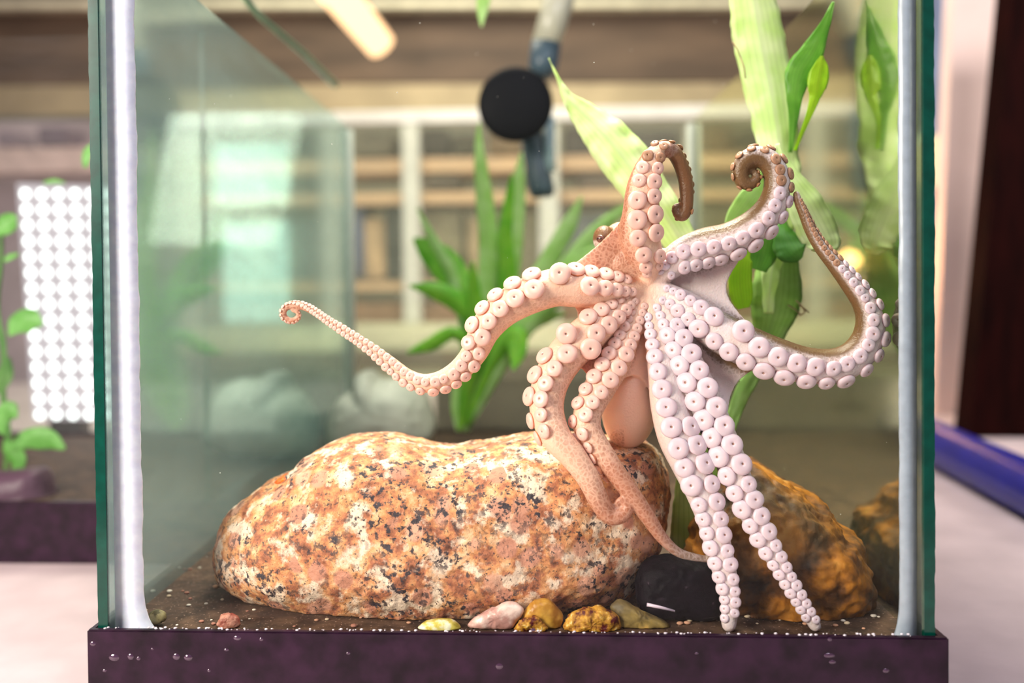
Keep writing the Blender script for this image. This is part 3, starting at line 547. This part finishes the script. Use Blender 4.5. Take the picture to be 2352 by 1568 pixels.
tubepx(al, 'hose_run', [(530, -40, .22), (600, 40, .28), (700, 125, .38), (770, 195, .50)], [8, 8, 8, 8], simple('green_hose', (.25, .40, .24), .4), n=8)

# ------------------------------------------------------------------ the octopus
# arm control points: px, py, radius px, Y, turn of the sucker face (deg, + = right of travel), pigment on the back, tip darkening
A = {}
A['a1'] = [(1485, 655, 18, .048, 0), (1440, 662, 30, .046, 10), (1385, 665, 40, .043, 30), (1330, 662, 45, .040, 35), (1275, 660, 45, .038, 38), (1212, 680, 44, .036, 38), (1155, 712, 41, .035, 36), (1115, 755, 37, .034, 30), (1092, 805, 31, .034, 8), (1060, 845, 27, .034, -20), (1018, 872, 24, .034, -30), (975, 880, 22, .034, -25), (935, 866, 20, .035, -15), (895, 835, 18, .036, -8), (850, 800, 14.5, .037, 0), (800, 766, 12.5, .038, 0), (752, 735, 10.5, .039, 0), (716, 712, 9.5, .040, 15), (686, 701, 9, .040, 50), (662, 703, 8.5, .040, 80), (650, 716, 8, .040, 80), (656, 731, 7.5, .040, 80), (672, 736, 7, .040, 80), (685, 727, 6, .040, 80), (683, 716, 5, .040, 80), (673, 714, 4.5, .040, 80)]
A['a2'] = [(1485, 655, 18, .048, 0), (1490, 625, 26, .046, 15), (1482, 585, 40, .042, 20), (1468, 540, 47, .039, 24), (1472, 490, 43, .037, 18), (1476, 435, 38, .036, 12), (1487, 392, 32, .036, 5), (1502, 360, 25, .036, 0), (1522, 344, 20, .037, -60), (1545, 348, 18, .039, -140), (1562, 375, 17, .040, -170), (1573, 410, 17, .041, -175), (1577, 445, 16, .041, -175), (1576, 478, 15, .041, -175), (1568, 496, 13, .041, 175), (1554, 492, 9, .041, 175), (1550, 476, 7, .041, 175), (1558, 470, 5, .041, 175)]
A['a3'] = [(1485, 655, 18, .048, 0), (1520, 632, 24, .048, 5), (1560, 592, 38, .048, 12), (1615, 566, 42, .047, 34), (1675, 550, 40, .046, 38), (1730, 520, 38, .045, 42), (1768, 480, 34, .045, 42), (1784, 435, 30, .045, 48), (1780, 392, 28, .045, 55), (1757, 364, 26, .045, 68), (1725, 362, 24, .045, 82), (1702, 384, 20, .045, 90), (1704, 414, 17, .045, 95), (1724, 422, 14, .045, 95), (1738, 408, 11, .045, 95), (1732, 394, 7, .045, 95), (1722, 396, 5, .045, 95)]
A['a4'] = [(1485, 655, 18, .048, 0), (1535, 678, 28, .047, 0), (1590, 716, 40, .044, 0), (1650, 762, 46, .041, 0), (1715, 795, 48, .038, 12), (1780, 820, 46, .036, 24), (1850, 838, 42, .035, 28), (1915, 840, 40, .035, 36), (1962, 820, 38, .035, 42), (1992, 780, 35, .036, 44), (1998, 735, 31, .037, 46), (1984, 695, 26, .038, 48), (1952, 650, 22, .039, 50), (1918, 608, 18, .040, 50), (1885, 568, 15, .041, 52), (1862, 530, 13, .042, 60), (1845, 490, 11, .042, 70), (1834, 465, 9.5, .042, 80), (1829, 446, 8, .042, 80)]
A['a5'] = [(1490, 660, 18, .048, 0), (1522, 710, 24, .046, 0), (1552, 775, 32, .042, 0), (1585, 850, 38, .037, 0), (1615, 915, 40, .032, 0), (1646, 985, 38, .028, 0), (1674, 1050, 36, .024, 0), (1700, 1115, 32, .021, 0), (1728, 1180, 29, .019, 0), (1765, 1252, 25, .017, 0), (1802, 1318, 20, .015, 0), (1838, 1380, 17, .014, 0), (1872, 1436, 14, .0125, 0)]
A['a6'] = [(1486, 662, 18, .048, 0), (1496, 715, 22, .046, 0), (1510, 790, 28, .042, -4), (1524, 860, 36, .037, -10), (1538, 930, 44, .033, -16), (1556, 1000, 46, .029, -18), (1582, 1060, 43, .026, -14), (1608, 1120, 38, .023, -10), (1630, 1180, 34, .021, -4), (1646, 1240, 31, .019, 0), (1662, 1305, 28, .017, 0), (1676, 1370, 22, .015, 0), (1674, 1434, 17, .0125, 0)]
A['a7'] = [(1482, 662, 18, .048, 0), (1462, 720, 24, .046, 0), (1436, 780, 32, .043, 0), (1410, 835, 37, .038, 5), (1378, 888, 37, .033, 10), (1352, 940, 34, .028, 25), (1350, 985, 32, .024, 45), (1382, 1040, 28, .020, 90), (1418, 1090, 24, .016, 140), (1455, 1140, 21, .014, 170), (1490, 1190, 18, .014, 180), (1522, 1236, 14, .016, 180), (1562, 1270, 11, .018, 180), (1622, 1284, 8, .020, 180)]
A['a8'] = [(1480, 660, 18, .048, 0), (1440, 692, 26, .046, 0), (1395, 730, 38, .042, 5), (1345, 772, 46, .038, 15), (1296, 822, 45, .034, 28), (1264, 880, 42, .030, 38), (1256, 940, 40, .026, 48), (1276, 1000, 36, .020, 65), (1318, 1050, 31, .016, 90), (1352, 1100, 27, .0135, 140), (1376, 1150, 24, .0125, 170), (1400, 1183, 21, .0125, 180), (1428, 1182, 19, .0125, 180), (1441, 1163, 14, .0125, 180), (1428, 1148, 9, .0125, 180), (1416, 1156, 6, .0125, 180), (1421, 1166, 5, .0125, 180)]
ARMS = {}
for k, P in A.items():
    Q = catmull(P, 8); pts = [at(q[0], q[1], q[3]) for q in Q]; rad = [q[2]*mpp(q[3]) for q in Q]; phi = [math.radians(q[4]) for q in Q]
    fr = []
    for i in range(len(Q)):
        t = (pts[min(i+1, len(Q)-1)]-pts[max(i-1, 0)]).normalized(); v = (CP-pts[i]).normalized(); o = (v-t*v.dot(t)).normalized()
        rt = t.cross(v); rt = (rt-t*rt.dot(t)).normalized()   # right of travel as the viewer sees it
        a = phi[i]; fr.append((t, o*math.cos(a)+rt*math.sin(a), rt*math.cos(a)-o*math.sin(a)))
    ARMS[k] = dict(p=pts, r=rad, f=fr, q=Q)
# check handedness: right of travel for an arm going left must point up
bm = bmesh.new()
for k, a in ARMS.items():
    tp = list(a['p']); tube(bm, tp, [max(x, .0011) for x in a['r']], 14)
    for e in (0, -1): bmesh.ops.create_icosphere(bm, subdivisions=2, radius=max(a['r'][e], .0011), matrix=Matrix.Translation(a['p'][e]))
def ell(c, rx, ry, rz, rot=0, sub=4):
    bmesh.ops.create_icosphere(bm, subdivisions=sub, radius=1, matrix=Matrix.Translation(c) @ Matrix.Rotation(rot, 4, 'Y') @ Matrix.Diagonal((rx, ry, rz, 1)))
m0 = mpp(.06)
ell(at(1475, 668, .058), 75*m0, .011, 75*m0)
ell(at(1440, 600, .058), 74*m0, .016, 72*m0)            # head
ell(at(1425, 560, .060), 42*m0, .012, 50*m0)
ell(at(1388, 548, .053), 26*m0, .0065, 30*m0)           # eye bulge
ell(at(1440, 765, .068), 62*m0, .016, 120*m0)           # neck into mantle
ell(at(1447, 930, .058), 64*m0, .0165, 100*m0, .12)      # mantle bag
ell(at(1400, 640, .055), 80*m0, .010, 40*m0)
def web(k1, k2, f1, f2, sag, bulge=.004, th=.0009, s1=0, nu=26, nv=22):
    a, b = ARMS[k1]['p'], ARMS[k2]['p']; grid = []
    def samp(p, t):
        x = t*(len(p)-1); i = min(int(x), len(p)-2); return p[i].lerp(p[i+1], x-i)
    for i in range(nu+1):
        row = []
        for j in range(nv+1):
            v = j/nv; w = (i/nu)*(1-sag*math.sin(math.pi*v)**.8); P = samp(a, w*f1).lerp(samp(b, w*f2), v)
            P.y += .003+bulge*math.sin(math.pi*v)*(i/nu); row.append(P)
        grid.append(row)
    F = [[bm.verts.new(p-Vector((0, th, 0))) for p in row] for row in grid]; B = [[bm.verts.new(p+Vector((0, th, 0))) for p in row] for row in grid]
    for i in range(nu):
        for j in range(nv):
            bm.faces.new((F[i][j], F[i][j+1], F[i+1][j+1], F[i+1][j])); bm.faces.new((B[i][j], B[i+1][j], B[i+1][j+1], B[i][j+1]))
    for i in range(nu): bm.faces.new((F[i][0], F[i+1][0], B[i+1][0], B[i][0])); bm.faces.new((F[i][nv], B[i][nv], B[i+1][nv], F[i+1][nv]))
    for j in range(nv): bm.faces.new((F[0][j], B[0][j], B[0][j+1], F[0][j+1])); bm.faces.new((F[nu][j], F[nu][j+1], B[nu][j+1], B[nu][j]))
web('a1', 'a2', .20, .28, .12); web('a2', 'a3', .22, .22, .30); web('a3', 'a4', .36, .33, .36, .006)
web('a4', 'a5', .29, .50, .16, .005); web('a5', 'a6', .42, .42, .15, .004); web('a6', 'a7', .50, .33, .35, .006)
web('a7', 'a8', .34, .27, .10, .003); web('a8', 'a1', .24, .19, .25, .004)
tmpme = bpy.data.meshes.new('octo_tmp'); bmesh.ops.recalc_face_normals(bm, faces=bm.faces); bm.to_mesh(tmpme); bm.free()
tmp = bpy.data.objects.new('octo_tmp', tmpme); C.objects.link(tmp)
md = tmp.modifiers.new('r', 'REMESH'); md.mode = 'VOXEL'; md.voxel_size = .00062; md.adaptivity = 0
ms = tmp.modifiers.new('s', 'SMOOTH'); ms.factor = .5; ms.iterations = 9
dg = bpy.context.evaluated_depsgraph_get(); body = bpy.data.meshes.new_from_object(tmp.evaluated_get(dg)); body.name = 'body'
bpy.data.objects.remove(tmp)
print('octopus verts', len(body.vertices))
kd = kdtree.KDTree(sum(len(a['p']) for a in ARMS.values())); idx = []
for k, a in ARMS.items():
    for i, p in enumerate(a['p']): kd.insert(p, len(idx)); idx.append((k, i))
kd.balance()
pig = body.attributes.new('pigment', 'FLOAT', 'POINT'); wam = body.attributes.new('warmth', 'FLOAT', 'POINT')
dorsal = dict(a1=.30, a2=.9, a3=1., a4=1., a5=.35, a6=.10, a7=.55, a8=.45)
tips = dict(a1=(.35, .75, .75), a2=(.45, .55, 1), a3=(.42, .72, 1), a4=(.50, .9, .75), a5=(.9, 1.2, .3), a6=(.9, 1.2, .3), a7=(.40, .62, .86), a8=(.42, .66, .86))
eyec = at(1388, 548, .053); X0 = at(1560, 700, .045).x; X1 = at(1470, 700, .045).x; brow = at(1440, 560, .045); headc = at(1400, 610, .045)
pv = [0.]*len(body.vertices); wv = [0.]*len(body.vertices)
for v in body.vertices:
    co = v.co; _, ii, dist = kd.find(co); k, i = idx[ii]; a = ARMS[k]; n = len(a['p']); s = i/(n-1)
    t, o, rt = a['f'][i]; d = (co-a['p'][i]).dot(o)/a['r'][i]
    near = sstep(1.7, 1.1, dist/a['r'][i]); root = sstep(.05, .2, s)
    g = sstep(.88, .28, d)*dorsal[k]*near*root
    lo, hi, mx = tips[k]; g = max(g, sstep(lo, hi, s)*mx)
    # brown mottled skin on the crown between the left and raised arms
    h = sstep(.036, .008, (co-brow).length); g = max(g, h*.82*sstep(1.0, .5, d if near > .5 else 0)*(co.z > at(1400, 645, .045).z or 0)); h2 = sstep(.022, .006, (co-headc).length); g = max(g, h2*.75*sstep(at(1400, 660, .045).z, at(1400, 630, .045).z, co.z))
    if (co-eyec).length < .008: g = max(g, 1.0*sstep(eyec.z-.0035, eyec.z-.0005, co.z))
    w = sstep(X0, X1, co.x)
    if k in ('a5', 'a6', 'a4', 'a3') and s > .2: w *= 1-.65*near
    if k == 'a2': w = 1-.8*sstep(.45, .55, s)
    if (co-eyec).length < .0075: w = .15
    pv[v.index] = min(1, g); wv[v.index] = w
pig.data.foreach_set('value', pv); wam.data.foreach_set('value', wv)
OC = thing('octopus', at(1480, 700, .05), 'pale pink octopus spread against the front glass showing the suckers on its eight arms', 'octopus')
obj('body', body, SKIN, OC)
# eye
ec = at(1379, 548, .0462); ey = obj('eye', lathe([(0, 1), (.3, .95), (.6, .78), (.85, .5), (1, .1), (1, 0)], 24), simple('eye_brown', (.16, .06, .045), .2, .2, 900), OC)
ey.matrix_parent_inverse = Matrix.Identity(4); ey.location = ec-Vector(OC.location); ey.rotation_euler = (CP-ec+Vector((-.25, 0, 0))).to_track_quat('Z', 'Y').to_euler(); ey.scale = (.0024, .0020, .0014)
ey['label'] = 'dark slit-pupilled eye'
pu = obj('pupil', bx((-.6, -.22, .70), (.6, .22, 1.08), .15), simple('pupil_black', (.005, .004, .006), .1), ey); pu.matrix_parent_inverse = Matrix.Identity(4)
# suckers
prof = [(.45, -.75), (.62, -.35), (.80, -.02), (.97, .10), (1, .24), (.95, .42), (.84, .55), (.68, .64), (.50, .69), (.30, .69), (.12, .65), (.08, .54), (0, .50)]
mi = [1, 1, 1, 1, 0, 0, 0, 0, 0, 0, 2, 2]
def sucker_mesh(name, mats, n=20):
    b = lathe(prof, n, mi); bmesh.ops.recalc_face_normals(b, faces=b.faces); me = bpy.data.meshes.new(name); b.to_mesh(me); b.free()
    for m in mats: me.materials.append(m)
    for p in me.polygons: p.use_smooth = True
    return me
SM = dict(w=sucker_mesh('sucker_peach', (SUCK_W, RIM_W, HOLE)), c=sucker_mesh('sucker_lilac', (SUCK_C, RIM_C, HOLE)), b=sucker_mesh('sucker_brown', (SUCK_B, RIM_B, RIM_B)))
skf = dict(a1=.54, a2=.50, a3=.50, a4=.50, a5=.68, a6=.60, a7=.52, a8=.52)
end = dict(a1=.99, a2=.985, a3=.985, a4=.99, a5=.985, a6=.985, a7=.62, a8=.62)
SK = []
for k, a in ARMS.items():
    cum = [0]
    for i in range(1, len(a['p'])): cum.append(cum[-1]+(a['p'][i]-a['p'][i-1]).length)
    Ltot = cum[-1]
    for row in (-1, 1):
        s = .010 + (.0 if row < 0 else .0022)
        while s < Ltot*end[k]:
            i = next(j for j in range(len(cum)) if cum[j] >= s); i = max(1, i); fr_ = (s-cum[i-1])/max(1e-9, cum[i]-cum[i-1])
            p = a['p'][i-1].lerp(a['p'][i], fr_); R_ = a['r'][i-1]*(1-fr_)+a['r'][i]*fr_; t, o, rt = a['f'][i]; rt = rt*row
            frac = s/Ltot; root = sstep(.0, .045, s)
            rs = R_*skf[k]*(.72+.28*root)*random.uniform(.88, 1.1); rs = min(rs, .0055); be = math.radians(28)
            if frac > .5: be = math.radians(34)
            nrm = (o*math.cos(be)+rt*math.sin(be)).normalized(); c = p+nrm*(R_*.97)
            cat_ = 'w' if (k in ('a1', 'a2', 'a7', 'a8')) else 'c'
            if (k == 'a3' and frac > .60) or (k == 'a2' and frac > .52) or (k == 'a4' and frac > .80): cat_ = 'b'
            nv_ = (nrm*.6+o*.5).normalized()
            SK.append((rs, c, nv_, cat_)); s += rs*1.78
SK.append((.0059, at(1286, 629, .030), Vector((-.1, -1, .25)), 'w')); SK.append((.0058, at(1706, 760, .0285), Vector((0, -1, .1)), 'c'))
SK.append((.0056, at(1302, 766, .0275), Vector((-.2, -1, 0)), 'w')); SK.append((.0056, at(1356, 800, .0275), Vector((0, -1, 0)), 'w'))
big = SK[-4:]; SK = [q for q in SK[:-4] if all((q[1]-b[1]).length > .74*(q[0]+b[0]) for b in big)]
SK.sort(key=lambda q: -q[0]); keep = list(big)
for q in SK:
    if all((q[1]-b[1]).length > .68*(q[0]+b[0]) for b in keep): keep.append(q)
SK = keep; SK.sort(key=lambda q: -q[0]); print('suckers', len(SK))
def smat(q, base): return Matrix.Translation(q[1]-base) @ q[2].to_track_quat('Z', 'Y').to_matrix().to_4x4() @ Matrix.Rotation(random.uniform(0, 6), 4, 'Z') @ Matrix.Diagonal((q[0], q[0]*random.uniform(.94, 1), q[0]*.8, 1))
ob = Vector(OC.location)
for q in SK[:100]:
    o = bpy.data.objects.new('sucker', SM[q[3]]); C.objects.link(o); o.parent = OC; o.matrix_local = smat(q, ob)
bm = bmesh.new(); mats = [SUCK_W, RIM_W, HOLE, SUCK_C, RIM_C, HOLE, SUCK_B, RIM_B, RIM_B]; off = dict(w=0, c=3, b=6)
vs, fs, fm = [], [], []
for q in SK[100:]:
    M = Matrix.Translation(ob) @ smat(q, ob); me = SM[q[3]]; b0 = len(vs); vs += [M @ v.co for v in me.vertices]
    for p in me.polygons: fs.append([b0+i for i in p.vertices]); fm.append(off[q[3]]+p.material_index)
bm.free(); me = bpy.data.meshes.new('small_suckers'); me.from_pydata(vs, [], fs); me.polygons.foreach_set('material_index', fm)
o = obj('small_suckers', me, mats, OC); o['kind'] = 'stuff'; o['label'] = 'small suckers toward the arm tips'
# floating specks
bm = bmesh.new()
for i in range(150):
    Y = random.uniform(.015, .30); p = at(random.uniform(320, 2050), random.uniform(10, 1350), Y)
    if abs(p.x) < .188: bmesh.ops.create_icosphere(bm, subdivisions=1, radius=random.choice([.00015, .0002, .0003]), matrix=Matrix.Translation(p))
tag(obj('floating_specks', bm, M_BUB), 'tiny pale particles drifting in the tank water', 'particles', kind='stuff')

# ------------------------------------------------------------------ neighbouring tank on the left
NY = atz(110, 1150, 0).y; nx1 = -.235
NT = thing('aquarium', (-.45, NY+.15, TZ), 'second glass aquarium with a purple base trim, standing behind at the left', 'aquarium')
M_NF = glass('neighbour_glass', film=.015, filmcol=(.85, .75, .78), gloss=.0); NG = glass('neighbour_side', film=.02, filmcol=(.8, .8, .8))
build_tank(-.72, nx1, NY, NY+.30, .36, NT, (M_NF, NG, NG, NG))
sp = thing('led_panel', at(130, 960, NY+.33), 'tall bright white panel of round LEDs glowing behind the left aquarium', 'light panel')
LY_ = NY+.345
pc = [(38, 420), (300, 428), (300, 965), (75, 965)]
bm = bmesh.new(); lo = [bm.verts.new(at(x, y, LY_)) for x, y in pc]; hi = [bm.verts.new(at(x, y, LY_)+Vector((0, .02, 0))) for x, y in pc]
bm.faces.new(lo); bm.faces.new(hi[::-1])
for i in range(4): bm.faces.new((lo[i], lo[(i+1) % 4], hi[(i+1) % 4], hi[i]))
o = obj('panel_body', bm, emis('panel_glow', (1, .80, .90), .6), sp, False); o['label'] = 'softly lit pinkish panel face'
bm0 = lathe([(0, .3), (.6, .25), (1, 0)], 12); led0 = None; LEDM = emis('led_white', (1, .97, 1), 3.2)
for j in range(15):
    for i in range(6):
        x = 58+i*38+(j*2.4); y = 445+j*36.2
        if x > 290: continue
        p = at(x, y, LY_-.001)
        if led0 is None: led0 = o = obj('led', bm0, LEDM, sp)
        else: o = led0.copy(); C.objects.link(o)
        o.matrix_parent_inverse = Matrix.Identity(4); o.location = p-Vector(sp.location); o.rotation_euler = (math.pi/2, 0, 0); k = 11.5*mpp(LY_); o.scale = (k, k, k*.5)
zb = at(75, 965, LY_)
o = obj('foot', bx((zb.x+.02, LY_, TZ), (zb.x+.06, LY_+.02, zb.z+.01)), BLACK, sp, False)
pot = rock('stone', [(0-60, 1180), (-60, 1100), (-20, 1085), (60, 1075), (100, 1080), (118, 1130), (122, 1175), (60, 1190)], NY+.036, .022, simple('dark_purple_pot', (.10, .04, .08), .5), 'dark purple-brown stone on the bottom of the left aquarium', 'stone', amp=.001, fs=30, seed=3)
NL = leaf_mat('neighbour_leaf', (.20, .55, .10), (.35, .75, .22), .5); NLD = leaf_mat('neighbour_leaf_deep', (.10, .30, .06), (.18, .4, .1), .4)
pn = thing('aquarium_plant', atz(30, 1100, 0)+Vector((0, 0, .02)), 'leafy green plant inside the left aquarium in front of the light panel', 'plant')
Yn = NY+.07
for i, (mt, pts) in enumerate([(NLD, [(10, 1100, 10), (20, 1000, 14), (5, 900, 14), (8, 800, 14), (-10, 700, 12), (0, 600, 10), (0, 500, 8)]), (NL, [(20, 1040, 10), (60, 1010, 46), (110, 1010, 50), (150, 1030, 8)]), (NL, [(10, 1000, 8), (0, 970, 36), (20, 940, 40), (40, 960, 6)]), (NL, [(20, 770, 8), (40, 745, 50), (70, 735, 56), (98, 745, 10)]),
   (NL, [(-20, 540, 10), (5, 520, 46), (25, 505, 40), (38, 495, 6)]), (NL, [(10, 600, 6), (25, 590, 14), (42, 582, 4)]), (NL, [(100, 420, 4), (125, 416, 12), (150, 420, 3)]), (NL, [(30, 1090, 10), (40, 1060, 40), (20, 1030, 44), (10, 1010, 6)]), (NL, [(215, 330, 6), (200, 355, 26), (196, 385, 8)]), (NLD, [(-10, 900, 30), (10, 860, 40), (15, 820, 10)])]):
    leaf(pn, [(x, y, w, Yn-.012*(i % 3)) for x, y, w in pts], mt, .2, .003, 60+i, n=6)
# shelf seen above the left tank
sh = thing('wall_shelf', at(60, 420, 1.5), 'pinkish wall shelf seen blurred above the left aquarium', 'shelf')
obj('shelf_board', pxbox(-260, 335, 330, 400, 1.4, .10), simple('pink_board', (.72, .50, .48), .7), sh, False); obj('back_panel', pxbox(-260, 274, 330, 900, 1.52, .02), simple('mauve_panel', (.48, .36, .40), .8, .15, 7), sh, False)
tag(obj('storage_box', pxbox(85, 290, 150, 334, 1.41, .08, .004), simple('box_plum', (.16, .11, .15), .7), None, False), 'dark plum box on the pinkish wall shelf at the left', 'box')
tag(obj('storage_box', pxbox(-10, 300, 30, 334, 1.41, .08, .004), simple('box_mauve', (.25, .18, .23), .7), None, False), 'mauve box left of the plum one on the wall shelf', 'box')
